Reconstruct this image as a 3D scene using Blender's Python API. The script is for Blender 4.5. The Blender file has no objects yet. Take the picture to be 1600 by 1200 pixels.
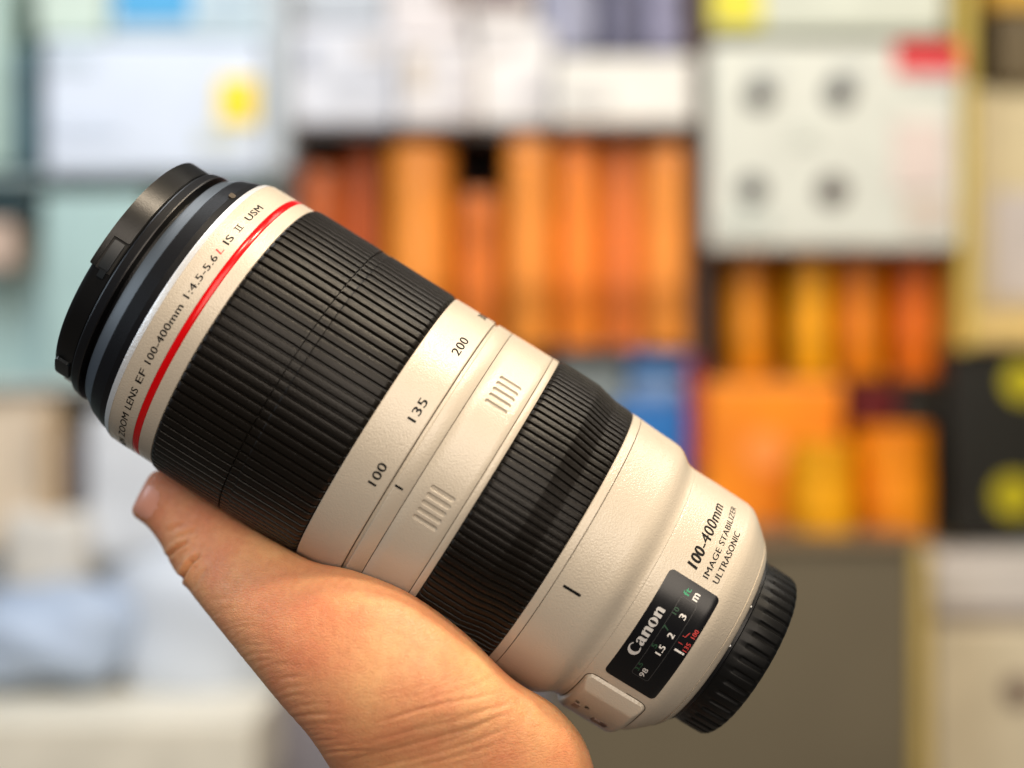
import bpy, bmesh, math, random
import numpy as np
from mathutils import Vector
from mathutils.bvhtree import BVHTree
random.seed(7)
S = bpy.context.scene
COL = S.collection
R = math.radians

# ------------------------------------------------------------------ camera, world, light, exposure
F = 2200.0
CAMZ = 1.4
cam = bpy.data.cameras.new('camera'); camo = bpy.data.objects.new('camera', cam); COL.objects.link(camo)
camo.location = (0, 0, CAMZ); camo.rotation_euler = (R(90), 0, 0)
cam.sensor_width = 36; cam.sensor_fit = 'HORIZONTAL'; cam.lens = F / 1600 * 36
cam.clip_start = 0.02; cam.clip_end = 50
cam.dof.use_dof = True; cam.dof.focus_distance = 0.397; cam.dof.aperture_fstop = 3.65
S.camera = camo
W = bpy.data.worlds.new('World'); S.world = W; W.use_nodes = True
W.node_tree.nodes['Background'].inputs[0].default_value = (0.80, 0.86, 1.0, 1)
W.node_tree.nodes['Background'].inputs[1].default_value = 0.07
S.view_settings.view_transform = 'Standard'; S.view_settings.look = 'None'
S.view_settings.exposure = 0.12; S.view_settings.gamma = 1; S.view_settings.use_curve_mapping = False

def area(name, loc, target, size, power, color, size_y=None):
    l = bpy.data.lights.new(name, 'AREA'); l.energy = power; l.color = color
    l.size = size
    if size_y: l.shape = 'RECTANGLE'; l.size_y = size_y
    o = bpy.data.objects.new(name, l); COL.objects.link(o); o.location = loc
    d = Vector(target) - Vector(loc); o.rotation_euler = d.to_track_quat('-Z', 'Y').to_euler()
    return o
LC = (-0.017, 0.4274, CAMZ - 0.0275)
area('ceiling_lamp', (0.52, 0.22, CAMZ + 1.0), LC, 0.10, 12.0, (1.0, 0.84, 0.62))
area('ceiling_lamp', (0.20, -0.02, CAMZ + 1.13), LC, 0.12, 7.5, (1.0, 0.83, 0.62))
area('front_fill_lamp', (0.22, -0.60, CAMZ + 0.42), LC, 0.80, 11.8, (1.0, 0.87, 0.73))  # added soft fill from the camera side for hand and lower barrel
area('cool_left_fill', (-1.3, 0.35, CAMZ + 0.55), LC, 0.6, 5, (0.72, 0.86, 1.0))  # added cool fill for the bluish left edges, no window there
area('shelf_fill_warm', (0.9, 1.0, CAMZ + 1.3), (0.4, 2.3, CAMZ - 0.1), 0.9, 19, (1.0, 0.92, 0.80))  # added area light out of view, brightens the right-hand shelves
area('shelf_fill_cool', (-0.8, 1.0, CAMZ + 1.3), (-0.6, 2.3, CAMZ - 0.1), 0.9, 19.5, (0.92, 0.96, 1.0))  # same kind of added light, out of view, for the left-hand shelves

# ------------------------------------------------------------------ helpers
def at(px, py, d):
    return Vector(((px - 800) / F * d, d, CAMZ - (py - 600) / F * d))

def mat(name, color, rough=0.5, bump=0, bscale=300, metal=0, coat=0, var=0.0, vscale=20, spec=0.5, sss=0, detail=4):
    m = bpy.data.materials.new(name); m.use_nodes = True
    n = m.node_tree.nodes; L = m.node_tree.links; b = n['Principled BSDF']
    b.inputs['Base Color'].default_value = (*color, 1); b.inputs['Roughness'].default_value = rough
    b.inputs['Metallic'].default_value = metal; b.inputs['Coat Weight'].default_value = coat
    b.inputs['Specular IOR Level'].default_value = spec
    if bump or var:
        tc = n.new('ShaderNodeTexCoord')
    if bump:
        t = n.new('ShaderNodeTexNoise'); t.inputs['Scale'].default_value = bscale; t.inputs['Detail'].default_value = detail
        L.new(tc.outputs['Object'], t.inputs['Vector'])
        bp = n.new('ShaderNodeBump'); bp.inputs['Strength'].default_value = bump; bp.inputs['Distance'].default_value = 0.0004
        L.new(t.outputs['Fac'], bp.inputs['Height']); L.new(bp.outputs[0], b.inputs['Normal'])
    if var:
        t2 = n.new('ShaderNodeTexNoise'); t2.inputs['Scale'].default_value = vscale; t2.inputs['Detail'].default_value = 3
        L.new(tc.outputs['Object'], t2.inputs['Vector'])
        r = n.new('ShaderNodeValToRGB')
        r.color_ramp.elements[0].position = 0.35; r.color_ramp.elements[1].position = 0.65
        r.color_ramp.elements[0].color = (*[c * (1 - var) for c in color], 1)
        r.color_ramp.elements[1].color = (*[min(1, c * (1 + var)) for c in color], 1)
        L.new(t2.outputs['Fac'], r.inputs[0]); L.new(r.outputs[0], b.inputs['Base Color'])
    return m
def srgb(r, g, b):
    return tuple(((c / 255) / 12.92 if c / 255 < 0.04045 else ((c / 255 + 0.055) / 1.055) ** 2.4) for c in (r, g, b))

def link(name, me, m=None, parent=None, smooth=None):
    o = bpy.data.objects.new(name, me); COL.objects.link(o)
    if m and not me.materials: me.materials.append(m)
    if parent: o.parent = parent
    if smooth is not None:
        me.shade_smooth(); me.set_sharp_from_angle(angle=R(smooth))
    return o
def mesh(name, v, f):
    me = bpy.data.meshes.new(name); me.from_pydata([tuple(x) for x in v], [], f); me.update(); return me
def empty(name, loc, label, cat, group=None):
    o = bpy.data.objects.new(name, None); COL.objects.link(o); o.location = loc; o.empty_display_size = 0.02
    o['label'] = label; o['category'] = cat
    if group: o['group'] = group
    return o
def tag(o, label, cat, group=None):
    o['label'] = label; o['category'] = cat
    if group: o['group'] = group
    return o

# ------------------------------------------------------------------ lens frame: z along the axis towards the mount, phi = 0 towards the camera, phi > 0 upwards (mm)
A_ = 0.5567
AX = Vector((math.cos(A_), 0, -math.sin(A_))); VV = Vector((0, -1, 0)); UP = Vector((math.sin(A_), 0, math.cos(A_)))
P0 = Vector((-0.017096, 0.4274, CAMZ - 0.027469))
lens = empty('camera_lens', P0, 'white telephoto zoom lens with black ribbed grips and thin red ring, held in hand', 'camera lens')
def lp(z, r, phi):            # point relative to the lens origin
    p = math.radians(phi)
    return (AX * z + (VV * math.cos(p) + UP * math.sin(p)) * r) * 0.001
def orient(me):
    bm = bmesh.new(); bm.from_mesh(me); bmesh.ops.recalc_face_normals(bm, faces=bm.faces); bm.to_mesh(me); bm.free()

def revolve(name, prof, m, parent=None, seg=256, cap0=False, cap1=False, smooth=24, rmod=None):
    v = []; f = []
    q = [prof[0]]
    for (za, ra), (zb, rb_) in zip(prof[:-1], prof[1:]):
        L = math.hypot(zb - za, rb_ - ra)
        if L > 2.2:
            for t in (0.18 / L, 1 - 0.18 / L): q.append((za + (zb - za) * t, ra + (rb_ - ra) * t))
        q.append((zb, rb_))
    prof = q
    for (z, r) in prof:
        for i in range(seg):
            ph = 360 * i / seg
            v.append(lp(z, r, ph))
    n = len(prof)
    for j in range(n - 1):
        for i in range(seg):
            a = j * seg + i; b = j * seg + (i + 1) % seg
            f.append((a, b, b + seg, a + seg))
    if cap0: f.append(tuple(range(seg)))
    if cap1: f.append(tuple((n - 1) * seg + i for i in range(seg)))
    me = mesh(name, v, f); orient(me)
    return link(name, me, m, parent or lens, smooth)

# materials of the lens
M_white = mat('ivory_lens_paint', (0.515, 0.455, 0.37), 0.26, bump=0.34, bscale=2000, detail=2)
M_rubber = mat('black_ribbed_rubber', (0.0065, 0.005, 0.0035), 0.38, bump=0.3, bscale=2500, spec=0.22)
M_black = mat('satin_black_plastic', (0.004, 0.004, 0.005), 0.38, bump=0.15, bscale=2500, spec=0.35)
M_bevel = mat('grey_black_bevel_finish', (0.055, 0.07, 0.09), 0.42)
M_capb = mat('matte_black_cap_plastic', (0.006, 0.006, 0.006), 0.30, bump=0.09, bscale=2600, spec=0.32)
M_rcap = mat('dull_black_cap_plastic', (0.004, 0.004, 0.004), 0.42, spec=0.22)
M_silver = mat('bare_silver_edge', (0.72, 0.72, 0.72), 0.34, metal=0.35, bump=0.35, bscale=1600)
M_red = mat('glossy_red_enamel', (0.60, 0.002, 0.004), 0.22, spec=0.3)
M_groove = mat('dark_seam', (0.05, 0.035, 0.02), 0.7)
M_groove_black = mat('black_recess', (0.002, 0.002, 0.002), 0.8)
M_ink = mat('black_ink', (0.006, 0.006, 0.006), 0.6, spec=0.12)
M_inkred = mat('red_ink', (0.60, 0.03, 0.03), 0.45)
M_inkw = mat('white_ink', (0.82, 0.80, 0.77), 0.45)
M_inksilver = mat('silver_ink', (0.55, 0.54, 0.53), 0.4)
M_inkgreen = mat('green_ink', (0.03, 0.33, 0.16), 0.45)
M_inkdim = mat('dim_green_ink_behind_glass', (0.02, 0.07, 0.035), 0.45)
M_inkdred = mat('red_scale_ink', (0.55, 0.05, 0.045), 0.45)
M_panel = mat('glossy_black_window', (0.006, 0.006, 0.007), 0.22, spec=0.35)
M_frame = mat('window_edge_line', (0.05, 0.05, 0.05), 0.3)
M_glass = mat('objective_glass', (0.01, 0.012, 0.02), 0.05, coat=1)

# --- front cap with pinch clips
revolve('front_cap', [(-116.2, 0.01), (-116.2, 28), (-116.6, 28.5), (-116.9, 35.6), (-116.4, 36.5), (-115.4, 36.9), (-110.3, 37.5), (-110.0, 37.2), (-109.7, 36.6), (-108, 36.4)], M_capb, smooth=28)
def patch(name, z0, z1, p0, p1, r, m, parent=None, rc=0.0, nz=14, nph=40, h=0.5, smooth=35, rfun=None):
    """slab following the barrel: rounded-rectangle outline, top face at r, sunk below by h"""
    # outline in (z, arc mm)
    W2 = abs(z1 - z0) / 2; zc = (z0 + z1) / 2; rm = r
    s0 = R(p0) * rm; s1 = R(p1) * rm; H2 = (s1 - s0) / 2; sc = (s0 + s1) / 2
    rows = []
    n = nph
    ts = [-math.cos(math.pi * k / n) for k in range(n + 1)]
    v = []; f = []
    for t in ts:
        s = t * H2
        d = H2 - abs(s)
        w = W2 - (rc - math.sqrt(max(0, rc * rc - (rc - d) ** 2)) if d < rc else 0)
        for k in range(nz + 1):
            z = zc + w * (2 * k / nz - 1)
            rr = rfun(z) if rfun else r
            v.append((z, rr, math.degrees((sc + s) / rm)))
    nr = len(ts)
    for j in range(nr - 1):
        for k in range(nz):
            a = j * (nz + 1) + k
            f.append((a, a + 1, a + nz + 2, a + nz + 1))
    # skirt
    loop = [k for k in range(nz + 1)] + [j * (nz + 1) + nz for j in range(1, nr)] + [(nr - 1) * (nz + 1) + k for k in range(nz - 1, -1, -1)] + [j * (nz + 1) for j in range(nr - 2, 0, -1)]
    base = len(v)
    for i in loop:
        z, rr, ph = v[i]; v.append((z, rr - h, ph))
    L = len(loop)
    for i in range(L):
        f.append((loop[i], loop[(i + 1) % L], base + (i + 1) % L, base + i))
    pts = [lp(*x) for x in v]
    me = mesh(name, pts, f); orient(me)
    return link(name, me, m, parent or lens, smooth)
cap = bpy.data.objects['front_cap']
M_clip = mat('blue_black_clip_plastic', (0.006, 0.009, 0.012), 0.32)
for ph in (0, 180):
    # pinch clip in its slot, the lip in front of it and the raised shoulders either side
    patch('clip_recess', -115.3, -110.5, ph - 1.5, ph + 13.6, 37.75, M_groove_black, cap, 0.2, h=1.2)
    patch('pinch_clip', -114.5, -111.3, ph - 0.6, ph + 12.6, 38.25, M_clip, cap, 0.3, h=1.6)
    patch('clip_tongue', -113.6, -111.6, ph - 4.5, ph - 0.8, 37.9, M_clip, cap, 0.3, h=1.6)
    patch('clip_lip', -117.0, -115.3, ph - 1.2, ph + 14.5, 38.0, M_capb, cap, 0.5, h=1.6)
    patch('clip_shoulder', -117.0, -110.5, ph + 13.8, ph + 88, 38.05, M_capb, cap, 0.4, h=1.6)
patch('cap_tab', -115.4, -110.8, -66, -53, 38.3, M_clip, cap, 1.0, h=1.0)
# --- front barrel: cap flange, groove, bevel, black tube
revolve('cap_flange', [(-110.0, 36.5), (-109.6, 38.6), (-109.2, 38.9), (-106.9, 39.4), (-106.5, 39.3), (-106.4, 35)], M_black, smooth=22)
revolve('filter_thread', [(-106.6, 35.0), (-104.5, 35.0)], M_black)
revolve('front_bevel', [(-104.6, 35), (-104.6, 38.9), (-104.4, 39.15), (-100.8, 41.55)], M_bevel, smooth=20)
revolve('front_barrel', [(-100.8, 41.5), (-100.55, 41.75), (-96.4, 43.35), (-94.3, 43.8), (-94.3, 42)], M_black, smooth=8)
ho = patch('hood_catch', -97.2, -95.4, 53.6, 56.6, 43.75, M_groove, None, 0.6, h=0.5, nph=12, nz=6)
revolve('silver_edge_ring', [(-94.35, 42.5), (-94.3, 44.0), (-93.9, 44.35), (-92.5, 44.85), (-92.4, 44.9)], M_silver, smooth=25)
revolve('name_ring', [(-92.4, 44.85), (-90, 45.0), (-84.25, 45.0), (-84.15, 44.7)], M_white, smooth=30)
revolve('red_ring', [(-84.2, 44.5), (-84.15, 44.93), (-83.95, 45.05), (-82.35, 45.05), (-82.15, 44.93), (-82.1, 44.5)], M_red, smooth=60)
revolve('rear_name_ring', [(-82.15, 44.6), (-82.05, 45.05), (-77.9, 45.1), (-77.6, 44.6)], M_white, smooth=30)

# --- ribbed rubber rings
def ribbed(name, prof, nrib, phase, m, depth=0.95, duty=0.74, sub=None, parent=None, extra_sharp=40):
    """prof: (z, rib-top radius, depth factor)"""
    g = (1 - duty)
    us = [0.0, g * 0.22, g * 0.78, g * 1.0, g + 0.035, g + 0.12, g + duty * 0.5, 1 - 0.10, 1 - 0.03]
    hs = [-0.30, -1, -1, -0.22, -0.05, 0.0, 0.02, 0.0, -0.08]
    v = []; f = []; cols = nrib * len(us)
    for (z, r, k) in prof:
        for i in range(nrib):
            for u, h in zip(us, hs):
                v.append(lp(z, r + h * depth * k, phase + (i + u - g / 2) * 360 / nrib))
    for j in range(len(prof) - 1):
        for i in range(cols):
            a = j * cols + i; b = j * cols + (i + 1) % cols
            f.append((a, b, b + cols, a + cols))
    me = mesh(name, v, f); orient(me)
    return link(name, me, m, parent or lens, extra_sharp)
p1 = 360 / 93
g1 = [(-77.75, 44.6, 0), (-77.7, 45.0, 0.5), (-77.2, 45.6, 0.9), (-76.2, 45.85, 1), (-65, 45.9, 1), (-54.25, 45.85, 1), (-54.15, 45.1, 0.4), (-53.97, 45.1, 0.4), (-53.85, 45.68, 1), (-51.3, 45.62, 1), (-51.2, 45.62, 1), (-50.95, 45.85, 1), (-50.8, 45.87, 1), (-40, 45.75, 1), (-29.4, 45.7, 1), (-28.5, 45.45, 0.9), (-28.0, 44.9, 0.35), (-27.7, 44.7, 0)]
ribbed('zoom_ring_grip', g1, 93, 40.71 - p1 * 0.3, M_rubber)
p2 = 360 / 117
g2 = [(8.5, 44.6, 0), (8.6, 45.2, 0.4), (9.2, 45.8, 0.9), (10.2, 46.05, 1), (16, 46.1, 1), (22.5, 46.07, 1), (22.8, 46.03, 1), (23.2, 45.93, 1), (28.8, 44.62, 1), (29.2, 44.53, 1), (29.8, 44.47, 1), (34.3, 44.3, 1), (35.2, 44.1, 0.8), (35.7, 43.9, 0.0), (36.0, 43.4, 0)]
ribbed('focus_ring_grip', g2, 117, 28.3, M_rubber, depth=0.8, duty=0.70)

# --- painted barrel sections with turned seams
def seam(z, r, w=0.22, d=0.5):
    return [(z - w / 2 - 0.08, r - 0.02), (z - w / 2, r - 0.1), (z - w / 2 + 0.02, r - d), (z + w / 2 - 0.02, r - d), (z + w / 2, r - 0.1), (z + w / 2 + 0.08, r - 0.02)]
revolve('zoom_scale_ring', [(-27.8, 44.5), (-27.65, 45.2), (-27.4, 45.35), (-14.3, 45.45), (-14.0, 45.3), (-13.9, 44.3)], M_white, smooth=30)
revolve('seam_line', [(-13.92, 44.5), (-13.62, 44.5)], M_groove)
revolve('zoom_gap', [(-14.0, 44.3), (-13.75, 44.35), (-13.6, 44.75), (-13.0, 44.8), (-12.7, 44.85)], M_white, smooth=30)

# tension ring carries two groups of five recessed finger slots: carved into the mesh itself
SLOTS = [(-3.9, 3.5, p) for p in (-3.5, -6.5, -9.55, -12.6, -15.7)] + [(-3.9, 3.0, p) for p in (45.3, 42.3, 39.2, 36.1, 33.0)] 
def slot_depth(z, ph, r):
    best = 0
    for (a, b, p) in SLOTS:
        hw = 0.62
        dz = max(a + hw - z, 0, z - (b - hw)); ds = R(ph - p) * r
        d = math.hypot(dz, ds)
        if d < hw + 0.18:
            t = min(1, max(0, (hw + 0.12 - d) / 0.34)); t = t * t * (3 - 2 * t)
            best = max(best, t * 0.62)
    return best
def tension():
    zs = [-12.75, -12.7, -12.55, -12.3] + [x for x, _ in seam(-7.9, 45.45)] + list(np.arange(-4.8, 4.41, 0.14)) + [x for x, _ in seam(6.35, 45.6)] + [7.0, 8.4, 8.55, 8.6]
    base = {}
    rs = [44.8, 45.3, 45.43, 45.45] + [r for _, r in seam(-7.9, 45.45)] + [45.5] * len(np.arange(-4.8, 4.41, 0.14)) + [r for _, r in seam(6.35, 45.55)] + [45.55, 45.55, 45.4, 44.6]
    phs = list(np.arange(-20, 52, 0.16)) + list(np.arange(52, 340, 1.5))
    v = []; f = []; n = len(phs)
    for z, r in zip(zs, rs):
        for p in phs:
            d = slot_depth(z, p, 45.5) if -4.9 < z < 4.5 else 0
            v.append(lp(z, r - d, p))
    for j in range(len(zs) - 1):
        for i in range(n):
            a = j * n + i; b = j * n + (i + 1) % n
            f.append((a, b, b + n, a + n))
    me = mesh('tension_ring', v, f); orient(me)
    link('tension_ring', me, M_white, lens, 50)
tension()
revolve('seam_line', [(-8.0, 45.02), (-7.8, 45.02)], M_groove)
revolve('seam_line', [(6.25, 45.15), (6.45, 45.15)], M_groove)

body = [(35.6, 43.2), (35.75, 43.9), (36.0, 44.1)] + seam(38.45, 44.05) + [(40, 43.9), (46, 43.55), (51, 43.35), (53, 43.15), (54.5, 42.6), (56, 41.6), (57.3, 40.6), (58.4, 40.0), (59.5, 39.75), (59.8, 39.8), (60.0, 39.75), (60.15, 39.55), (60.6, 39.6), (70, 39.55), (79.5, 39.35), (81.5, 38.9), (82.9, 38.1), (84.5, 36.9), (86.5, 35.2), (88.6, 33.3)] + [(88.75, 33.0), (88.8, 32.7), (89.0, 32.6), (89.1, 32.9)] + [(90.3, 31.6), (91.0, 30.6), (91.3, 29.6), (91.3, 27)]
revolve('rear_barrel', body, M_white, smooth=28)
revolve('seam_line', [(38.36, 43.62), (38.54, 43.62)], M_groove)
def NR(z):                    # radius of the neck under the window
    pts = [(60.5, 39.6), (70, 39.55), (79.5, 39.35), (81.5, 38.9), (83, 38.0)]
    return float(np.interp(z, [p[0] for p in pts], [p[1] for p in pts]))
# --- mount ring and rear cap
revolve('mount_ring', [(91.25, 26), (91.3, 28.9), (92.4, 28.9), (92.8, 28.4), (92.9, 26)], M_black, smooth=30)
for ph in (29.5, 4.1):
    patch('mount_dot', 91.2, 91.7, ph - 0.6, ph + 0.6, 29.5, M_silver, None, 0.2, nz=4, nph=6)
capn = 43
gr = [(92.6, 26.2, 0), (92.8, 27.0, 0), (95.6, 27.2, 0), (96.2, 27.25, 0.6), (96.8, 27.3, 1), (103.2, 27.1, 1), (104.2, 26.6, 0.9), (104.9, 25.6, 0.3), (105.1, 24.6, 0), (105.1, 0.02, 0)]
ribbed('rear_cap', gr, capn, 17.8, M_rcap, depth=0.6, duty=0.62, extra_sharp=45)
revolve('objective_element', [(-108, 0.01), (-108, 36)], M_glass)

# --- lettering wrapped round the barrel
_fc = {}
def text2d(s):
    cu = bpy.data.curves.new('t', 'FONT'); cu.body = s; cu.size = 1; cu.resolution_u = 4; cu.space_character = 1.06; cu.fill_mode = 'FRONT'
    o = bpy.data.objects.new('t', cu); COL.objects.link(o)
    dg = bpy.context.evaluated_depsgraph_get(); me = bpy.data.meshes.new_from_object(o.evaluated_get(dg))
    v = [tuple(x.co)[:2] for x in me.vertices]; f = [tuple(p.vertices) for p in me.polygons]
    bpy.data.objects.remove(o); bpy.data.curves.remove(cu); bpy.data.meshes.remove(me)
    return v, f
HV, _ = text2d('H'); CAPH = max(y for x, y in HV)
def bold(s): return s
def wrap(name, v, f, m, p0, p1, zb, zt, r, parent=None, skew=0.0, rfun=None, h0=0.0, h1=None, off=0.04):
    """2-D outline -> barrel; x spans p0..p1 degrees, y h0..h1 spans zb (base) .. zt (cap top)"""
    xs = [x for x, y in v]; x0, x1 = min(xs), max(xs)
    H = h1 or CAPH
    bm = bmesh.new(); vs = [bm.verts.new((x, y, 0)) for x, y in v]
    for p in f:
        try: bm.faces.new([vs[i] for i in p])
        except ValueError: pass
    e = [e for e in bm.edges if abs(e.verts[0].co.x - e.verts[1].co.x) > (x1 - x0) * 2.2 / max(1.0, abs(p1 - p0))]
    if e: bmesh.ops.subdivide_edges(bm, edges=e, cuts=2)
    bmesh.ops.triangulate(bm, faces=bm.faces)
    for q in bm.verts:
        u = (q.co.x + skew * q.co.y - x0) / (x1 - x0); t = q.co.y / H
        z = zb + (zt - zb) * t; ph = p0 + (p1 - p0) * u
        rr = (rfun(z) if rfun else r) + off
        q.co = lp(z, rr, ph)
    me = bpy.data.meshes.new(name); bm.to_mesh(me); bm.free()
    return link(name, me, m, parent or lens)
def word(s, m, p0, p1, zb, zt, r=45.0, skew=0, rfun=None, name='lettering', off=0.04, parent=None, heavy=0.036):
    v, f = text2d(s)
    if heavy:                 # printed strokes a little bolder: shifted passes a few microns apart
        for k, (dx, dy) in enumerate(((-heavy, 0), (heavy, 0))):
            word(s, m, p0 + math.degrees(dx * abs(zt - zb) / r), p1 + math.degrees(dx * abs(zt - zb) / r), zb, zt, r, skew, rfun, name, off + 0.004 * (k + 1), parent, 0)
    return wrap(name, v, f, m, p0, p1, zb, zt, r, parent, skew, rfun, off=off)
nm = bpy.data.objects['name_ring']
for s, a, b in (('CANON', -81, -65.2), ('ZOOM', -61.8, -45.2), ('LENS', -42.3, -31.6), ('EF', -28.8, -23.0), ('100-400mm', -20.1, 3.9), ('1:4.5-5.6', 7.1, 25.2), ('IS', 31.5, 35.4), ('USM', 45.8, 56.2)):
    word(s, M_ink, a, b, -86.75, -88.75, 45.0, parent=nm)
word('L', M_inkred, 26.7, 28.9, -86.75, -88.75, 45.0, skew=0.15, parent=nm)
# roman two with joined serifs
v = []; f = []
for (x0, y0, x1, y1) in ((0, 0, 1.0, 0.1), (0, 0.9, 1.0, 1.0), (0.22, 0.1, 0.36, 0.9), (0.64, 0.1, 0.78, 0.9)):
    b = len(v); v += [(x0, y0), (x1, y0), (x1, y1), (x0, y1)]; f.append((b, b + 1, b + 2, b + 3))
wrap('lettering', v, f, M_ink, 38.4, 41.8, -86.75, -88.75, 45.0, nm, h1=1.0)
zs_ = bpy.data.objects['zoom_scale_ring']
word('100', M_ink, -14.0, -5.6, -16.75, -19.3, 45.42, parent=zs_)
word('135', M_ink, 12.0, 20.8, -16.75, -19.3, 45.42, parent=zs_)
word('200', M_ink, 43.0, 53.0, -16.75, -19.3, 45.42, parent=zs_)
word('300', M_ink, 76, 86, -16.75, -19.3, 45.42, parent=zs_)
tr = bpy.data.objects['tension_ring']; rb = bpy.data.objects['rear_barrel']
patch('index_mark', -12.5, -9.95, -10.2, -9.4, 45.5, M_ink, tr, 0.22, nz=4, nph=6, h=0.2)
patch('index_mark', 40.9, 46.5, -9.65, -8.55, 43.75, M_ink, rb, 0.28, nz=8, nph=8, h=0.2, rfun=lambda z: float(np.interp(z, [40, 46, 51], [43.9, 43.55, 43.35])) + 0.04)
def bo(s, *a, **k):   # heavier printing: two passes a hair apart
    word(s, *a, **k)
fr = lambda z: NR(z)
word('100', M_ink, 23.3, 32.2, 70.8, 67.6, 39.5, skew=0.12, rfun=fr, parent=rb)
word('100', M_ink, 23.55, 32.45, 70.8, 67.6, 39.5, skew=0.12, rfun=fr, off=0.05, parent=rb)
word('-400mm', M_ink, 33.2, 60.5, 70.8, 67.6, 39.5, skew=0.12, rfun=fr, parent=rb)
word('IMAGE STABILIZER', M_ink, 22.4, 66, 74.8, 73.1, 39.5, rfun=fr, parent=rb)
word('ULTRASONIC', M_ink, 22.8, 50.5, 78.0, 76.2, 39.5, rfun=fr, parent=rb)

# --- distance window
win = patch('distance_window', 64.2, 80.5, -34.0, 18.4, 39.6, M_panel, None, 1.5, nz=24, nph=60, h=0.25, rfun=lambda z: NR(z) + 0.10)
wf = lambda z: NR(z) + 0.10
patch('window_rim', 63.95, 80.75, -34.4, 18.8, 39.6, M_white, win, 1.7, nz=24, nph=60, h=0.3, rfun=lambda z: NR(z) + 0.05)
def line(name, pts, w, m, parent, off=0.03):
    """thin raised line through (z, phi) points"""
    v = []; f = []
    for i, (z, ph) in enumerate(pts):
        a = pts[max(0, i - 1)]; b = pts[min(len(pts) - 1, i + 1)]
        dz = b[0] - a[0]; ds = R(b[1] - a[1]) * 39.6; L = math.hypot(dz, ds); nz, ns = -ds / L * w / 2, dz / L * w / 2
        for s in (-1, 1):
            zz = z + s * nz; pp = ph + math.degrees(s * ns / 39.6)
            v.append(lp(zz, wf(zz) + off, pp))
        if i: k = 2 * i; f.append((k - 2, k - 1, k + 1, k))
    return link(name, mesh(name, v, f), m, parent)
def rrect(z0, z1, p0, p1, rc=0.7, closed=True):
    o = []
    rp = math.degrees(rc / 39.6)
    for cz, cp, a0 in ((z1 - rc, p1 - rp, 0), (z0 + rc, p1 - rp, 90), (z0 + rc, p0 + rp, 180), (z1 - rc, p0 + rp, 270)):
        for k in range(7):
            a = R(a0 + 15 * k); o.append((cz + rc * math.cos(a), cp + rp * math.sin(a)))
    o2 = []
    o.append(o[0])
    for i in range(len(o) - 1):
        n = max(1, int(abs(o[i + 1][1] - o[i][1]) / 2))
        for k in range(n): o2.append((o[i][0] + (o[i + 1][0] - o[i][0]) * k / n, o[i][1] + (o[i + 1][1] - o[i][1]) * k / n))
    o2.append(o[0]); return o2
line('inner_frame_line', rrect(70.6, 75.8, -27.3, 10.9), 0.13, M_frame, win)
WT = dict(rfun=wf, parent=win)
word('m', M_inkw, 11.9, 15.0, 75.2, 72.75, 39.6, **WT)
word('ft', M_inkgreen, 11.9, 15.0, 72.35, 70.55, 39.6, **WT)
word('10', M_inkdim, 3.2, 6.0, 72.0, 70.6, 39.6, **WT)
word('3', M_inkw, 3.0, 4.9, 74.8, 72.95, 39.6, **WT)
word('3', M_inkw, 3.1, 5.0, 74.8, 72.95, 39.6, off=0.05, **WT)
word('7', M_inkdim, -4.0, -2.4, 72.4, 70.6, 39.6, **WT)
word('2', M_inkw, -5.9, -4.0, 74.75, 72.9, 39.6, **WT)
word('2', M_inkw, -5.8, -3.9, 74.75, 72.9, 39.6, off=0.05, **WT)
word('5', M_inkdim, -12.8, -11.0, 72.3, 70.8, 39.6, **WT)
word('1.5', M_inkw, -14.3, -10.2, 74.5, 72.75, 39.6, **WT)
word('1.5', M_inkw, -14.2, -10.1, 74.5, 72.75, 39.6, off=0.05, **WT)
word('3.5', M_inkdim, -25.0, -21.2, 72.0, 70.7, 39.6, **WT)
word('98', M_inksilver, -26.6, -22.4, 74.2, 72.7, 39.6, **WT)
word('135', M_inkdred, -7.5, -3.8, 80.0, 78.65, 39.6, **WT)
word('100', M_inkdred, -1.3, 2.4, 79.95, 78.65, 39.6, **WT)
line('scale_index_bar', [(76.7, -8.75), (79.7, -8.75)], 0.62, M_inkw, win)
line('red_scale_tick', [(76.5, -5.5), (77.9, -5.5)], 0.2, M_inkdred, win)
line('red_scale_tick', [(77.9, 0.0), (77.4, -2.4), (76.6, -2.4)], 0.22, M_inkdred, win)

# maker's name: heavy letters with thin joins
def ell(cx, cy, a, b, t0=0, t1=360, n=36):
    return [(cx + a * math.cos(R(t0 + (t1 - t0) * k / n)), cy + b * math.sin(R(t0 + (t1 - t0) * k / n))) for k in range(n + (0 if abs(t1 - t0) == 360 else 1))]
def fill2d(loops):
    cu = bpy.data.curves.new('g', 'CURVE'); cu.dimensions = '2D'; cu.fill_mode = 'BOTH'
    for L in loops:
        sp = cu.splines.new('POLY'); sp.points.add(len(L) - 1)
        for p, (x, y) in zip(sp.points, L): p.co = (x, y, 0, 1)
        sp.use_cyclic_u = True
    o = bpy.data.objects.new('g', cu); COL.objects.link(o)
    dg = bpy.context.evaluated_depsgraph_get(); me = bpy.data.meshes.new_from_object(o.evaluated_get(dg))
    v = [tuple(x.co)[:2] for x in me.vertices]; f = [tuple(p.vertices) for p in me.polygons]
    bpy.data.objects.remove(o); bpy.data.curves.remove(cu); bpy.data.meshes.remove(me)
    return v, f
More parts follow.
